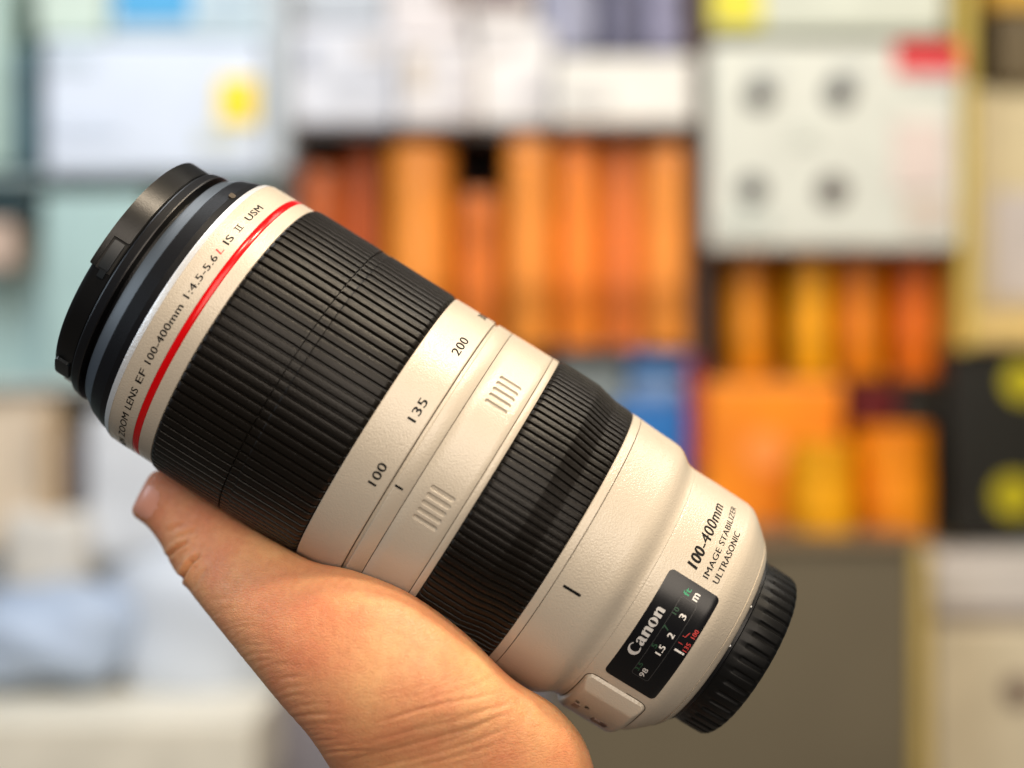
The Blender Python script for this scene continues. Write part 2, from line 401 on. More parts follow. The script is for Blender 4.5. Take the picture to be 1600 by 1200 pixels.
def letter_n(x):
    return [[(x, 0), (x + 0.40, 0), (x + 0.40, 0.62), (x + 0.50, 0.76), (x + 0.60, 0.78), (x + 0.66, 0.70), (x + 0.66, 0), (x + 1.06, 0), (x + 1.06, 0.72), (x + 1.0, 0.90), (x + 0.86, 1.0), (x + 0.66, 1.0), (x + 0.50, 0.93), (x + 0.40, 0.84), (x + 0.40, 1.02), (x - 0.04, 0.90), (x - 0.04, 0.84), (x, 0.80)]]
logo = [
    [ell(0.78, 0.62, 0.78, 0.72, 38, 318, 40) + [(1.10, 0.06)] + list(reversed(ell(0.90, 0.64, 0.46, 0.56, 48, 300, 34))) + [(1.10, 1.28)]],
    # a
    [[(1.52, 0.78), (1.60, 0.93), (1.78, 1.01), (2.02, 1.01), (2.22, 0.95), (2.34, 0.80), (2.34, 0.20), (2.40, 0.10), (2.48, 0.10), (2.48, 0.03), (2.34, -0.03), (2.16, -0.03), (2.02, 0.05), (1.97, 0.14), (1.86, 0.03), (1.72, -0.02), (1.54, 0.02), (1.44, 0.14), (1.44, 0.32), (1.54, 0.46), (1.74, 0.55), (1.95, 0.60), (1.95, 0.80), (1.90, 0.91), (1.80, 0.91), (1.74, 0.84), (1.74, 0.74), (1.64, 0.69)],
     [(1.95, 0.50), (1.84, 0.42), (1.80, 0.28), (1.84, 0.17), (1.95, 0.24)]],
    letter_n(2.62),
    [ell(4.36, 0.5, 0.56, 0.52), ell(4.36, 0.5, 0.17, 0.44)],
    letter_n(5.06)]
XW = 6.12
for k, lt in enumerate(logo):
    v, f = fill2d(lt); xs = [x for x, y in v]
    A0 = -20.3 + 22.9 * min(xs) / XW; A1 = -20.3 + 22.9 * max(xs) / XW
    wrap('logo_letter', v, f, M_inksilver, A0, A1, 68.9, 66.45, 39.6, win, rfun=wf, h1=1.0)

# --- raised switch panel low on the side
M_knob = mat('brown_switch_knob', (0.26, 0.19, 0.16), 0.6)  # knobs in a plain brown, darker than the ivory barrel
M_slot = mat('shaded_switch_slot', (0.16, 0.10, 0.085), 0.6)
def switch_panel():
    z0, z1, p0, p1 = 61.3, 80.3, -38.9, -96.0
    nz, npz = 60, 70; v = []; f = []
    for j in range(npz + 1):
        ph = p0 + (p1 - p0) * j / npz
        for k in range(nz + 1):
            z = z0 + (z1 - z0) * k / nz
            dz = min(z - z0, z1 - z); ds = R(min(p0 - ph, ph - p1)) * 40
            # rounded corner distance
            rc = 2.4
            if dz < rc and ds < rc: d = rc - math.hypot(rc - dz, rc - ds)
            else: d = min(dz, ds)
            t1 = min(1, max(0, d / 0.35)); t2 = min(1, max(0, ds / 5.2)); t3 = min(1, max(0, dz / 2.2))
            h = -0.6 if d < 0 else 0.7 * math.sin(t1 * math.pi / 2) + 1.5 * min(t2, math.sin(t3 * math.pi / 2))
            v.append(lp(z, NR(z) + h, ph))
    for j in range(npz):
        for k in range(nz):
            a = j * (nz + 1) + k; f.append((a, a + 1, a + nz + 2, a + nz + 1))
    me = mesh('switch_panel', v, f); orient(me)
    o = link('switch_panel', me, M_white, lens, 32)
    for (z, ph, l) in ((65.5, -62, 4.2), (73.5, -66, 5.0)):
        patch('switch_slot', z - l / 2, z + l / 2, ph - 3, ph + 3, 41.75, M_slot, o, 0.8, nz=6, nph=10, h=0.4)
        patch('slide_switch', z - l / 2 + 0.4, z + 0.3, ph - 2.6, ph + 2.6, 41.95, M_knob, o, 0.5, nz=6, nph=10, h=1.0)
    word('AF', M_ink, -58.6, -56.4, 65.0, 63.6, 41.8, parent=o); word('MF', M_ink, -58.6, -56.2, 68.2, 66.8, 41.8, parent=o)
    return o
switch_panel()
# seam around the panel
def ring_line(name, loop, w, m, parent, rf):
    v = []; f = []; n = len(loop)
    for i, (z, ph) in enumerate(loop):
        a = loop[i - 1]; b = loop[(i + 1) % n]
        dz = b[0] - a[0]; ds = R(b[1] - a[1]) * 39.6; L = math.hypot(dz, ds) or 1; nz, ns = -ds / L * w / 2, dz / L * w / 2
        for s in (-1, 1): v.append(lp(z + s * nz, rf(z) + 0.03, ph + math.degrees(s * ns / 39.6)))
    for i in range(n): a = 2 * i; b = 2 * ((i + 1) % n); f.append((a, a + 1, b + 1, b))
    return link(name, mesh(name, v, f), m, parent)
ring_line('panel_seam', rrect(61.05, 80.55, -96.4, -38.5, 2.6)[:-1], 0.28, M_groove, rb, NR)

# ------------------------------------------------------------------ the hand
LP = P0
def lens_prof(z):
    zs = [-117, -116, -104, -100, -94, -90, -27, 10, 23, 29, 36, 50, 53, 60, 79, 84, 91, 92, 105]
    rs = [0, 36.8, 39, 41.6, 44, 45.8, 45.8, 46.1, 46.1, 44.7, 44.2, 43.6, 43.2, 39.9, 39.6, 37.8, 30.2, 28, 27]
    return np.interp(z, zs, rs, left=0, right=0)
# sections across the thumb, thenar and wrist: (edge a px, edge b px, depth of centre, half depth)
SEC = [
    ((206, 794), (232, 744), 0.440, 0.0062),
    ((208, 806), (248, 734), 0.4390, 0.0085),
    ((229, 822), (290, 742), 0.4370, 0.0100),
    ((249, 848), (338, 770), 0.4335, 0.0110),
    ((273, 892), (385, 805), 0.4280, 0.0125),
    ((303, 933), (432, 842), 0.4200, 0.0140),
    ((350, 992), (486, 876), 0.4110, 0.0165),
    ((397, 1050), (555, 890), 0.4045, 0.0190),
    ((440, 1102), (640, 925), 0.4005, 0.0215),
    ((480, 1147), (725, 988), 0.3990, 0.0235),
    ((507, 1186), (800, 1060), 0.4010, 0.0250),
    ((523, 1215), (873, 1108), 0.4050, 0.0255),
    ((540, 1265), (922, 1180), 0.4080, 0.0255),
    ((560, 1340), (938, 1300), 0.4110, 0.0250),
    ((580, 1450), (930, 1430), 0.4150, 0.0235),
    ((590, 1620), (935, 1610), 0.4250, 0.0240),
    ((585, 1850), (960, 1850), 0.4400, 0.0280),
    ((575, 2100), (985, 2100), 0.4600, 0.0310),
]
def loft():
    P = []
    for a, b, d, h in SEC:
        A = at(a[0], a[1], d); B = at(b[0], b[1], d); P.append((np.array((A + B) / 2), np.array((B - A) / 2), h))
    n = 24; rings = []
    m = len(P)
    for i in range(m - 1):
        q = [P[max(0, i - 1)], P[i], P[i + 1], P[min(m - 1, i + 2)]]
        for k in range(8):
            t = k / 8
            def cr(a, b, c, d): return 0.5 * (2 * b + (c - a) * t + (2 * a - 5 * b + 4 * c - d) * t * t + (3 * b - a - 3 * c + d) * t ** 3)
            rings.append((cr(*[x[0] for x in q]), cr(*[x[1] for x in q]), cr(*[x[2] for x in q])))
    rings.append(P[-1])
    v = []; f = []; N = 48
    for c, M, h in rings:
        vd = c - np.array((0, 0, CAMZ)); vd /= np.linalg.norm(vd)
        for k in range(N):
            a = 2 * math.pi * k / N; ca, sa = math.cos(a), math.sin(a)
            e = 2 / 2.25
            v.append(c + M * np.sign(ca) * abs(ca) ** e + vd * h * np.sign(sa) * abs(sa) ** e)
    R_ = len(rings)
    for j in range(R_ - 1):
        for k in range(N):
            a = j * N + k; b = j * N + (k + 1) % N; f.append((a, b, b + N, a + N))
    f.append(tuple(range(N))); f.append(tuple((R_ - 1) * N + k for k in range(N)))
    return v, f
def cone_caps(chain, v, f):
    """chain of (point, radius): capsule-like sweeps"""
    for (a, ra), (b, rb_) in zip(chain[:-1], chain[1:]):
        d = b - a; L = d.length; d.normalize()
        u = d.orthogonal().normalized(); w = d.cross(u)
        rows = []
        for k in range(1, 6): 
            t = R(90 - 15 * k * 1.2); rows.append((a - d * ra * math.sin(t), ra * math.cos(t)))
        for k in range(0, 6):
            t = R(18 * k * 0.95); rows.append((b + d * rb_ * math.sin(t), rb_ * math.cos(t)))
        b0 = len(v); N = 20
        for c, r in rows:
            for k in range(N):
                an = 2 * math.pi * k / N; v.append(np.array(c + (u * math.cos(an) + w * math.sin(an)) * r))
        for j in range(len(rows) - 1):
            for k in range(N):
                p = b0 + j * N + k; q = b0 + j * N + (k + 1) % N; f.append((p, q, q + N, p + N))
        f.append(tuple(b0 + k for k in range(N))); f.append(tuple(b0 + (len(rows) - 1) * N + k for k in range(N)))
def hand():
    v, f = loft()
    g = lambda z, r, ph: LP + lp(z, r, ph)
    wr = at(735, 1290, 0.425); wr2 = at(800, 1270, 0.425); wr3 = at(660, 1220, 0.425)
    spread = [(-24, -30, -38), (-6, -8, -12), (12, 12, 12), (29, 32, 35)]
    leng = [(-198, -213), (-200, -216), (-199, -214), (-192, -205)]
    for i, ((za, zb, zc), (l1, l2)) in enumerate(zip(spread, leng)):
        w_ = (wr3, wr, wr, wr2)[i]
        s = 1.0 if i < 3 else 0.88
        cone_caps([(w_, 0.017), (g(za * 0.8 + 6, 62, -105), 0.0145), (g(za, 59.5, -125), 0.0135), (g(za, 56.5, -148), 0.0112 * s)], v, f)
        cone_caps([(g(za, 56.5, -148), 0.0105 * s), (g(zb, 54.8, -182), 0.0092 * s), (g(zc, 54.2, l1), 0.0086 * s), (g(zc, 53.6, l2), 0.0074 * s)], v, f)
    # web between the palm rows
    for z in (-14, 4, 20):
        cone_caps([(g(z, 61, -100), 0.0135), (g(z, 58.5, -128), 0.0120), (g(z, 56.5, -145), 0.0095)], v, f)
    me = mesh('hand_raw', v, f)
    o = bpy.data.objects.new('hand_raw', me); COL.objects.link(o)
    md = o.modifiers.new('r', 'REMESH'); md.mode = 'VOXEL'; md.voxel_size = 0.00052; md.use_smooth_shade = True
    sm = o.modifiers.new('s', 'SMOOTH'); sm.factor = 0.6; sm.iterations = 26
    dg = bpy.context.evaluated_depsgraph_get(); m2 = bpy.data.meshes.new_from_object(o.evaluated_get(dg))
    bpy.data.objects.remove(o)
    n = len(m2.vertices); co = np.empty(n * 3, 'f'); m2.vertices.foreach_get('co', co); co = co.reshape(-1, 3).astype(float)
    no = np.empty(n * 3, 'f'); m2.vertices.foreach_get('normal', no); no = no.reshape(-1, 3).astype(float)
    # folds and creases of the skin, each a groove along a line on the surface facing the camera
    px = 800 + co[:, 0] / co[:, 1] * F; py = 600 - (co[:, 2] - CAMZ) / co[:, 1] * F
    facing = np.clip(-no[:, 1] * 1.6 + 0.35, 0, 1) * (co[:, 1] < 0.46)
    disp = np.zeros(n)
    def fold(pts, depth, w, bulge=0.45):
        pts = np.array(pts, float); best = np.full(n, 1e9); tt = np.zeros(n); side = np.zeros(n)
        T = len(pts) - 1
        for i in range(T):
            a, b = pts[i], pts[i + 1]; d = b - a; L2 = d @ d
            t = np.clip(((px - a[0]) * d[0] + (py - a[1]) * d[1]) / L2, 0, 1)
            dx = px - a[0] - t * d[0]; dy = py - a[1] - t * d[1]; q = np.hypot(dx, dy)
            mk = q < best; best[mk] = q[mk]; tt[mk] = ((i + t) / T)[mk]
        fade = np.clip(np.minimum(tt, 1 - tt) * 5 + 0.15, 0, 1)
        disp[:] += fade * (-depth * np.exp(-(best / w) ** 2) + bulge * depth * np.exp(-((best - 2.3 * w) / (1.5 * w)) ** 2))
    mm = 0.001
    # thumb joint
    fold([(262, 872), (270, 862), (283, 852), (293, 846)], 1.0 * mm, 3.0)
    fold([(272, 895), (284, 905), (293, 886), (300, 872)], 0.8 * mm, 3.0)
    fold([(282, 908), (290, 893), (297, 882), (312, 866)], 1.0 * mm, 3.0)
    fold([(262, 833), (272, 826), (288, 820)], 0.35 * mm, 4)
    fold([(276, 844), (290, 836), (310, 828)], 0.3 * mm, 4)
    fold([(298, 925), (309, 905), (325, 885)], 0.35 * mm, 4)
    # wrist end folds fanning from the outer edge
    fold([(560, 1165), (640, 1143), (720, 1122), (790, 1100), (806, 1088)], 0.17 * mm, 3.0, 0.25)
    fold([(540, 1190), (640, 1165), (730, 1140), (800, 1112)], 0.21 * mm, 3.0, 0.25)
    fold([(590, 1128), (660, 1108), (740, 1092), (790, 1078)], 0.14 * mm, 3.0, 0.3)
    fold([(560, 1205), (650, 1186), (740, 1160), (800, 1135)], 0.15 * mm, 3.0, 0.25)
    fold([(620, 1205), (700, 1186), (790, 1160)], 0.11 * mm, 2.8, 0.25)
    rw = random.Random(11)
    for k in range(26):
        x0 = rw.uniform(540, 720); y0 = rw.uniform(1090, 1200); L = rw.uniform(50, 150); sl = rw.uniform(0.16, 0.36)
        fold([(x0, y0), (x0 + L * 0.5, y0 - L * 0.5 * sl + rw.uniform(-3, 3)), (x0 + L, y0 - L * sl * 1.1)], rw.uniform(0.03, 0.08) * mm, rw.uniform(2.2, 3.0), 0.25)
    fold([(805, 1085), (822, 1110), (820, 1135)], 0.3 * mm, 7)
    # fine folds crossing the outer edge of the thumb pad
    rng = random.Random(3)
    edge = [(300, 930), (350, 990), (395, 1045), (430, 1090), (460, 1122), (487, 1152), (505, 1180)]
    for k in range(70):
        t = k / 70 * (len(edge) - 1); i = int(t); u = t - i
        ex = edge[i][0] * (1 - u) + edge[i + 1][0] * u; ey = edge[i][1] * (1 - u) + edge[i + 1][1] * u
        L = rng.uniform(22, 55) * (1 + 0.9 * k / 70); an = R(rng.uniform(8, 38) - (20 if k > 43 else 0))
        p0 = (ex - 6, ey + 4); p1 = (ex + L * 0.5 * math.cos(an), ey - L * 0.5 * math.sin(an)); p2 = (ex + L * math.cos(an * 0.7), ey - L * math.sin(an * 0.6))
        fold([p0, p1, p2], rng.uniform(0.05, 0.12) * mm, rng.uniform(2.0, 3.0), 0.3)
    co += no * (disp * facing)[:, None]
    # soft rise of the ball of the thumb is kept; press the skin against the barrel
    ax = np.array(AX); rel = co - np.array(LP); z = rel @ ax; rad = rel - z[:, None] * ax; rr = np.linalg.norm(rad, axis=1)
    Rl = lens_prof(z * 1000) * 0.001 + 0.00005
    ins = (rr < Rl) & (Rl > 0.01)
    rad[ins] *= (Rl[ins] / np.maximum(rr[ins], 1e-6))[:, None]
    co[ins] = np.array(LP) + z[ins, None] * ax + rad[ins]
    m2.vertices.foreach_set('co', co.astype('f').ravel()); m2.update()
    m2.name = 'hand'
    return m2, co

def skin():
    m = bpy.data.materials.new('tan_skin'); m.use_nodes = True
    n = m.node_tree.nodes; L = m.node_tree.links; b = n['Principled BSDF']
    b.inputs['Roughness'].default_value = 0.41
    b.inputs['Subsurface Weight'].default_value = 0.35; b.inputs['Subsurface Radius'].default_value = (1.0, 0.35, 0.18); b.inputs['Subsurface Scale'].default_value = 0.004
    b.inputs['Specular IOR Level'].default_value = 0.45
    tc = n.new('ShaderNodeTexCoord')
    def noise(s, d=4):
        t = n.new('ShaderNodeTexNoise'); t.inputs['Scale'].default_value = s; t.inputs['Detail'].default_value = d; L.new(tc.outputs['Object'], t.inputs['Vector']); return t
    a = noise(45, 5); r = n.new('ShaderNodeValToRGB')
    e = r.color_ramp.elements; e[0].position = 0.33; e[0].color = (0.725, 0.268, 0.130, 1); e[1].position = 0.68; e[1].color = (0.80, 0.42, 0.195, 1)
    L.new(a.outputs['Fac'], r.inputs[0])
    c = noise(420, 3); mx = n.new('ShaderNodeMix'); mx.data_type = 'RGBA'; mx.blend_type = 'MULTIPLY'; mx.inputs[0].default_value = 0.35
    r2 = n.new('ShaderNodeValToRGB'); r2.color_ramp.elements[0].position = 0.3; r2.color_ramp.elements[0].color = (0.78, 0.66, 0.60, 1); r2.color_ramp.elements[1].position = 0.6; r2.color_ramp.elements[1].color = (1, 1, 1, 1)
    L.new(c.outputs['Fac'], r2.inputs[0]); L.new(r.outputs[0], mx.inputs['A']); L.new(r2.outputs[0], mx.inputs['B']); L.new(mx.outputs['Result'], b.inputs['Base Color'])
    # skin relief: cells stretched across the thumb plus grain
    mp = n.new('ShaderNodeMapping'); mp.inputs['Rotation'].default_value = (0, R(-18), 0); mp.inputs['Scale'].default_value = (520, 700, 1500)
    L.new(tc.outputs['Object'], mp.inputs[0])
    vo = n.new('ShaderNodeTexVoronoi'); vo.feature = 'DISTANCE_TO_EDGE'; vo.inputs['Scale'].default_value = 1.0; L.new(mp.outputs[0], vo.inputs['Vector'])
    cl = n.new('ShaderNodeMath'); cl.operation = 'MINIMUM'; cl.inputs[1].default_value = 0.12; L.new(vo.outputs['Distance'], cl.inputs[0])
    ng = noise(1900, 4)
    ml = n.new('ShaderNodeMath'); ml.operation = 'MULTIPLY_ADD'; ml.inputs[1].default_value = 0.25; L.new(ng.outputs['Fac'], ml.inputs[0]); L.new(cl.outputs[0], ml.inputs[2])
    bp = n.new('ShaderNodeBump'); bp.inputs['Strength'].default_value = 0.75; bp.inputs['Distance'].default_value = 0.0008
    L.new(ml.outputs[0], bp.inputs['Height']); L.new(bp.outputs[0], b.inputs['Normal'])
    return m
person = empty('person', (0.0, 0.0, 0.0), 'bare left hand and wrist holding the white lens from below, thumb along its side', 'person')
hm, hco = hand(); M_skin = skin()
ho_ = link('hand', hm, M_skin, person, None); hm.shade_smooth()
# thumb nail laid onto the tip
bv = BVHTree.FromPolygons([tuple(c) for c in hco], [tuple(p.vertices) for p in hm.polygons])
M_nail = mat('pink_fingernail', (0.74, 0.34, 0.24), 0.36, coat=0.1)
def nail():
    o0 = Vector((0, 0, CAMZ)); v = []; ok = {}; N = 16; f = []
    ex = Vector((-0.75, 0.66, 0)); 
    for i in range(N + 1):
        for j in range(N + 1):
            u = i / N * 2 - 1; w = j / N * 2 - 1
            if abs(u) ** 2.6 + abs(w) ** 2.6 > 1.02: continue
            # along the thumb (towards its tip is up-left), across it
            px = 230 - 20 * u * 0.80 - 27 * w * 0.42; py = 784 - 20 * u * 0.5 + 27 * w * 0.90
            d = (at(px, py, 1) - o0).normalized(); h = bv.ray_cast(o0, d)
            if h[0] is None: continue
            ok[(i, j)] = len(v); v.append(h[0] + h[1] * (0.00032 - 0.0003 * max(u * u, w * w)) - d * 0.0)
    for i in range(N):
        for j in range(N):
            k = [(i, j), (i + 1, j), (i + 1, j + 1), (i, j + 1)]
            if all(x in ok for x in k): f.append(tuple(ok[x] for x in k))
    if f:
        me = mesh('thumb_nail', v, f); orient(me); link('thumb_nail', me, M_nail, person, 60)
nail()

# ------------------------------------------------------------------ background: shop shelves about two metres away
def boxmesh(name, cx, cy, cz, sx, sy, sz, bev=0.004):
    bm = bmesh.new(); bmesh.ops.create_cube(bm, size=1)
    for q in bm.verts: q.co = Vector((q.co.x * sx + cx, q.co.y * sy + cy, q.co.z * sz + cz))
    if bev: bmesh.ops.bevel(bm, geom=bm.edges[:], offset=min(bev, 0.3 * min(sx, sy, sz)), segments=2, affect='EDGES', profile=0.5)
    me = bpy.data.meshes.new(name); bm.to_mesh(me); bm.free(); return me
_m = {}
def cm(rgb, rough=0.55, var=0.06, vs=14):
    k = (rgb, rough, var, vs)
    if k not in _m:
        _m[k] = mat('paint_%d' % len(_m), srgb(*rgb), rough, var=var, vscale=vs)
    return _m[k]
def pbox(name, rect, d, depth, m, parent=None, bev=0.006, proud=0.0):
    """box whose front face fills a picture rectangle at distance d"""
    x0, y0, x1, y1 = rect; a = at(x0, y0, d); b = at(x1, y1, d)
    me = boxmesh(name, (a.x + b.x) / 2, d - proud + depth / 2, (a.z + b.z) / 2, abs(b.x - a.x), depth, abs(a.z - b.z), bev)
    return link(name, me, m, parent)
def thing(name, rect, d, depth, m, label, cat, group=None, parts=(), bev=0.008):
    x0, y0, x1, y1 = rect; c = at((x0 + x1) / 2, y1, d)
    e = empty(name, (0, 0, 0), label, cat, group)
    e.location = (c.x, d, c.z)
    pm = pbox('carton', rect, d, depth, m, e, bev)
    pm.location = -Vector(e.location)
    for p in parts:
        kind, prect, pmat = p[:3]
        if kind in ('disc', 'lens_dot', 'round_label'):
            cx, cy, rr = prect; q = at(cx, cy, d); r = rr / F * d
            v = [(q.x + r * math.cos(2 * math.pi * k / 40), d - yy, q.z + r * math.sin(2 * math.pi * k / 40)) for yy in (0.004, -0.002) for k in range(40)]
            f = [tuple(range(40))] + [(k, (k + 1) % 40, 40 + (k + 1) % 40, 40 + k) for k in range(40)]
            me = mesh(kind, v, f); orient(me); o = link({'disc': 'disc_or_highlight', 'lens_dot': 'printed_dot', 'round_label': 'round_label'}[kind], me, pmat, e)
        else:
            o = pbox(kind, prect, d, 0.006, pmat, e, 0.001, proud=0.0045)
        o.location = -Vector(e.location)
    return e
D2 = 2.2
# structure
def struct(name, me, m):
    o = link(name, me, m); o['kind'] = 'structure'; return o
struct('floor', boxmesh('floor', 0, 1.5, -0.05, 8, 7, 0.1, 0), cm((120, 115, 108), 0.4))
struct('back_wall', boxmesh('back_wall', 0, 3.3, 1.3, 8, 0.1, 2.9, 0), cm((176, 196, 194), 0.7, 0.08, 2))
# middle and right shelf unit
sh = empty('display_shelf', (0.28, 2.2, 0), 'dark wooden shop shelving unit filled with orange and white cartons', 'shelf')
def shp(name, rect, d, depth, m, bev=0.003):
    o = pbox(name, rect, d, depth, m, sh, bev); o.location = -Vector(sh.location); return o
wood = cm((74, 46, 30), 0.5, 0.15)
shp('upright', (1083, -260, 1107, 1500), D2 - 0.01, 0.44, wood)
shp('upright', (432, -260, 452, 1500), D2 + 0.02, 0.42, cm((120, 125, 125), 0.5))
shp('upright', (1502, -260, 1522, 545), D2 - 0.05, 0.42, cm((206, 180, 84), 0.5))
shp('upright', (1482, -260, 1500, 1500), D2 + 0.02, 0.42, cm((150, 132, 60), 0.5))
shp('shelf_board', (452, 192, 1083, 210), D2 + 0.01, 0.42, cm((70, 62, 58)))
shp('shelf_board', (452, 541, 1083, 552), D2 + 0.01, 0.42, cm((70, 60, 60)))
shp('shelf_board', (1107, 50, 1482, 64), D2 + 0.01, 0.42, cm((110, 112, 96)))
shp('shelf_board', (1107, 388, 1482, 396), D2 + 0.01, 0.42, cm((90, 60, 30)))
shp('shelf_board', (1107, 588, 1482, 596), D2 + 0.03, 0.40, cm((110, 60, 20)))
shp('back_panel', (452, -260, 1482, 1500), D2 + 0.43, 0.02, cm((60, 40, 30)))
# white cartons, top of the middle bay
thing('carton_box', (452, 40, 620, 194), D2, 0.3, cm((206, 208, 216), 0.5), 'white carton at the left end of the top middle shelf', 'box', 'white cartons on the top middle shelf')
thing('carton_box', (622, 66, 742, 194), D2 - 0.03, 0.3, cm((216, 212, 212), 0.5), 'white carton second from the left on the top middle shelf', 'box', 'white cartons on the top middle shelf')
thing('carton_box', (744, 40, 862, 194), D2, 0.3, cm((222, 219, 218), 0.5), 'tall white carton left of the low bright white one', 'box', 'white cartons on the top middle shelf')
thing('carton_box', (866, 86, 1084, 194), D2 - 0.05, 0.3, cm((226, 223, 216), 0.5), 'low wide bright white carton beside the dark upright', 'box', 'white cartons on the top middle shelf')
thing('carton_box', (452, -90, 600, 38), D2 + 0.03, 0.25, cm((176, 182, 190)), 'pale grey carton stacked at the top left of the middle bay', 'box', 'white cartons on the top middle shelf')
thing('carton_box', (603, -90, 728, 64), D2 + 0.03, 0.25, cm((208, 202, 202)), 'off-white carton stacked above the second white carton', 'box', 'white cartons on the top middle shelf', parts=[('label', (690, -60, 722, 10), cm((120, 100, 90)))])
thing('carton_box', (732, -90, 836, 38), D2 + 0.04, 0.25, cm((214, 208, 204)), 'white carton with a brown strip stacked in the middle bay', 'box', 'white cartons on the top middle shelf', parts=[('label', (738, -60, 826, 12), cm((104, 84, 86)))])
thing('camera_bag', (842, -60, 932, 84), D2 + 0.02, 0.25, cm((150, 152, 172), 0.7, 0.25, 30), 'violet-grey padded bag standing above the bright white carton', 'bag', bev=0.03)
thing('camera_bag', (936, -60, 1010, 84), D2 + 0.03, 0.25, cm((96, 96, 118), 0.7, 0.3, 30), 'dark slate padded bag standing above the bright white carton', 'bag', bev=0.03)
thing('camera_bag', (1014, -60, 1070, 82), D2 + 0.03, 0.25, cm((146, 144, 170), 0.7, 0.25, 30), 'small lilac-grey bag next to the dark upright', 'bag', bev=0.03)
def prints(sel, blocks):
    for e in [x for x in bpy.data.objects if x.get('label') == sel]:
        for rc, rgb in blocks:
            o = pbox('printed_block', rc, D2, 0.006, cm(rgb), e, 0.001, proud=0.0045); o.location = -Vector(e.location)
            o.location.y += e.location.y - D2
# orange tubes, middle bay
def tube(rect, d, rgb, label, group, name='orange_tube'):
    x0, y0, x1, y1 = rect; c = at((x0 + x1) / 2, y1, d); r = (x1 - x0) / 2 / F * d; h = (y1 - y0) / F * d
    e = empty(name, (c.x, d + r, c.z), label, 'canister', group)
    m = cm(rgb, 0.38, 0.26, 16)
    def rev(nm, prof, mm):
        N = 40; v = [(q * math.cos(2 * math.pi * k / N), q * math.sin(2 * math.pi * k / N), z) for z, q in prof for k in range(N)]
        f = [(j * N + k, j * N + (k + 1) % N, (j + 1) * N + (k + 1) % N, (j + 1) * N + k) for j in range(len(prof) - 1) for k in range(N)]
        f += [tuple(range(N)), tuple((len(prof) - 1) * N + k for k in range(N))]
        me = mesh(nm, v, f); orient(me); return link(nm, me, mm, e, 35)
    rev('canister_body', [(0, r * 0.97), (0.004, r), (h * 0.90, r)], m)
    rev('lid', [(h * 0.9, r * 0.96), (h * 0.905, r * 1.0), (h * 0.985, r * 1.0), (h, r * 0.93)], cm(tuple(min(255, int(c_ * 0.93)) for c_ in rgb), 0.35, 0.05))
    rev('paper_band', [(h * 0.30, r * 1.008), (h * 0.62, r * 1.008)], cm(tuple(min(255, int(c_ * 1.07)) for c_ in rgb), 0.4, 0.06))
    return e
G = 'orange canisters on the middle shelf'
tube((455, 260, 530, 541), D2 + 0.06, (194, 98, 44), 'dull red-orange canister, leftmost on the middle shelf', G)
tube((534, 225, 596, 541), D2 + 0.09, (184, 86, 34), 'dark rust-orange canister behind the lens, second from the left on the middle shelf', G)
tube((600, 222, 706, 541), D2, (226, 138, 48), 'wide light orange canister, third from the left on the middle shelf', G)
tube((714, 300, 786, 541), D2 + 0.04, (214, 118, 40), 'short orange canister between two taller ones on the middle shelf', G)
tube((790, 214, 866, 541), D2 - 0.01, (232, 142, 52), 'tall orange canister right of the short one', G)
tube((870, 222, 942, 541), D2 + 0.01, (240, 132, 40), 'bright orange canister, third from the dark upright', G)
tube((946, 224, 1006, 541), D2 + 0.02, (220, 120, 52), 'narrow brownish orange canister, second from the dark upright', G)
tube((1008, 226, 1080, 541), D2 - 0.01, (236, 144, 56), 'orange canister standing against the dark upright', G)
# blue packs under them
thing('blue_carton', (985, 552, 1080, 590), D2, 0.2, cm((20, 92, 148), 0.4), 'deep blue flat pack on top of the blue and white pack', 'box')
thing('pale_carton', (870, 556, 980, 690), D2 + 0.04, 0.2, cm((128, 138, 138), 0.5, 0.15), 'grey pack left of the blue packs below the canisters', 'box')
thing('blue_white_carton', (984, 593, 1080, 630), D2, 0.2, cm((120, 150, 190), 0.4), 'pale blue pack between two blue packs', 'box')
thing('blue_carton', (960, 632, 1080, 780), D2 - 0.02, 0.2, cm((10, 112, 190), 0.4), 'vivid blue carton at the bottom of the middle bay', 'box')
# right bay
thing('carton_box', (1108, -60, 1480, 50), D2 - 0.02, 0.35, cm((196, 200, 186), 0.5), 'long pale green-white carton with a yellow end label on the top right shelf', 'box',
      parts=[('yellow_label', (1110, -50, 1190, 42), cm((206, 196, 24), 0.45, 0.15, 8))])
wb = thing('carton_box', (1108, 66, 1500, 388), D2 - 0.06, 0.4, cm((208, 210, 200), 0.5), 'large white carton printed with four dark dots and a red corner label', 'box',
      parts=[('lens_dot', (1187, 150, 22), cm((26, 26, 38))), ('lens_dot', (1311, 147, 23), cm((26, 26, 38))), ('lens_dot', (1175, 297, 22), cm((26, 26, 38))), ('lens_dot', (1300, 298, 24), cm((44, 22, 22))),
             ('red_label', (1398, 68, 1499, 116), cm((205, 8, 32), 0.4)), ('pink_text_block', (1395, 190, 1480, 300), cm((212, 196, 188)))])
G = 'orange canisters below the white carton'
tube((1136, 398, 1214, 588), D2 + 0.02, (214, 132, 10), 'brownish orange canister, leftmost below the white carton with dots', G)
tube((1240, 400, 1306, 588), D2 + 0.01, (236, 162, 10), 'yellow-orange canister, second from the left below the white carton', G)
tube((1312, 400, 1390, 588), D2 + 0.02, (220, 126, 10), 'orange canister, third from the left below the white carton', G)
tube((1400, 398, 1474, 588), D2 + 0.03, (224, 110, 10), 'deep orange canister, rightmost below the white carton', G)
thing('orange_carton', (1098, 596, 1318, 846), D2 - 0.02, 0.3, cm((255, 142, 4), 0.45, 0.16, 5), 'big vivid orange carton with a pale round painted highlight', 'box', parts=[('disc', (1195, 705, 32), cm((255, 156, 70)))])  # the paler disc is a highlight put in as colour
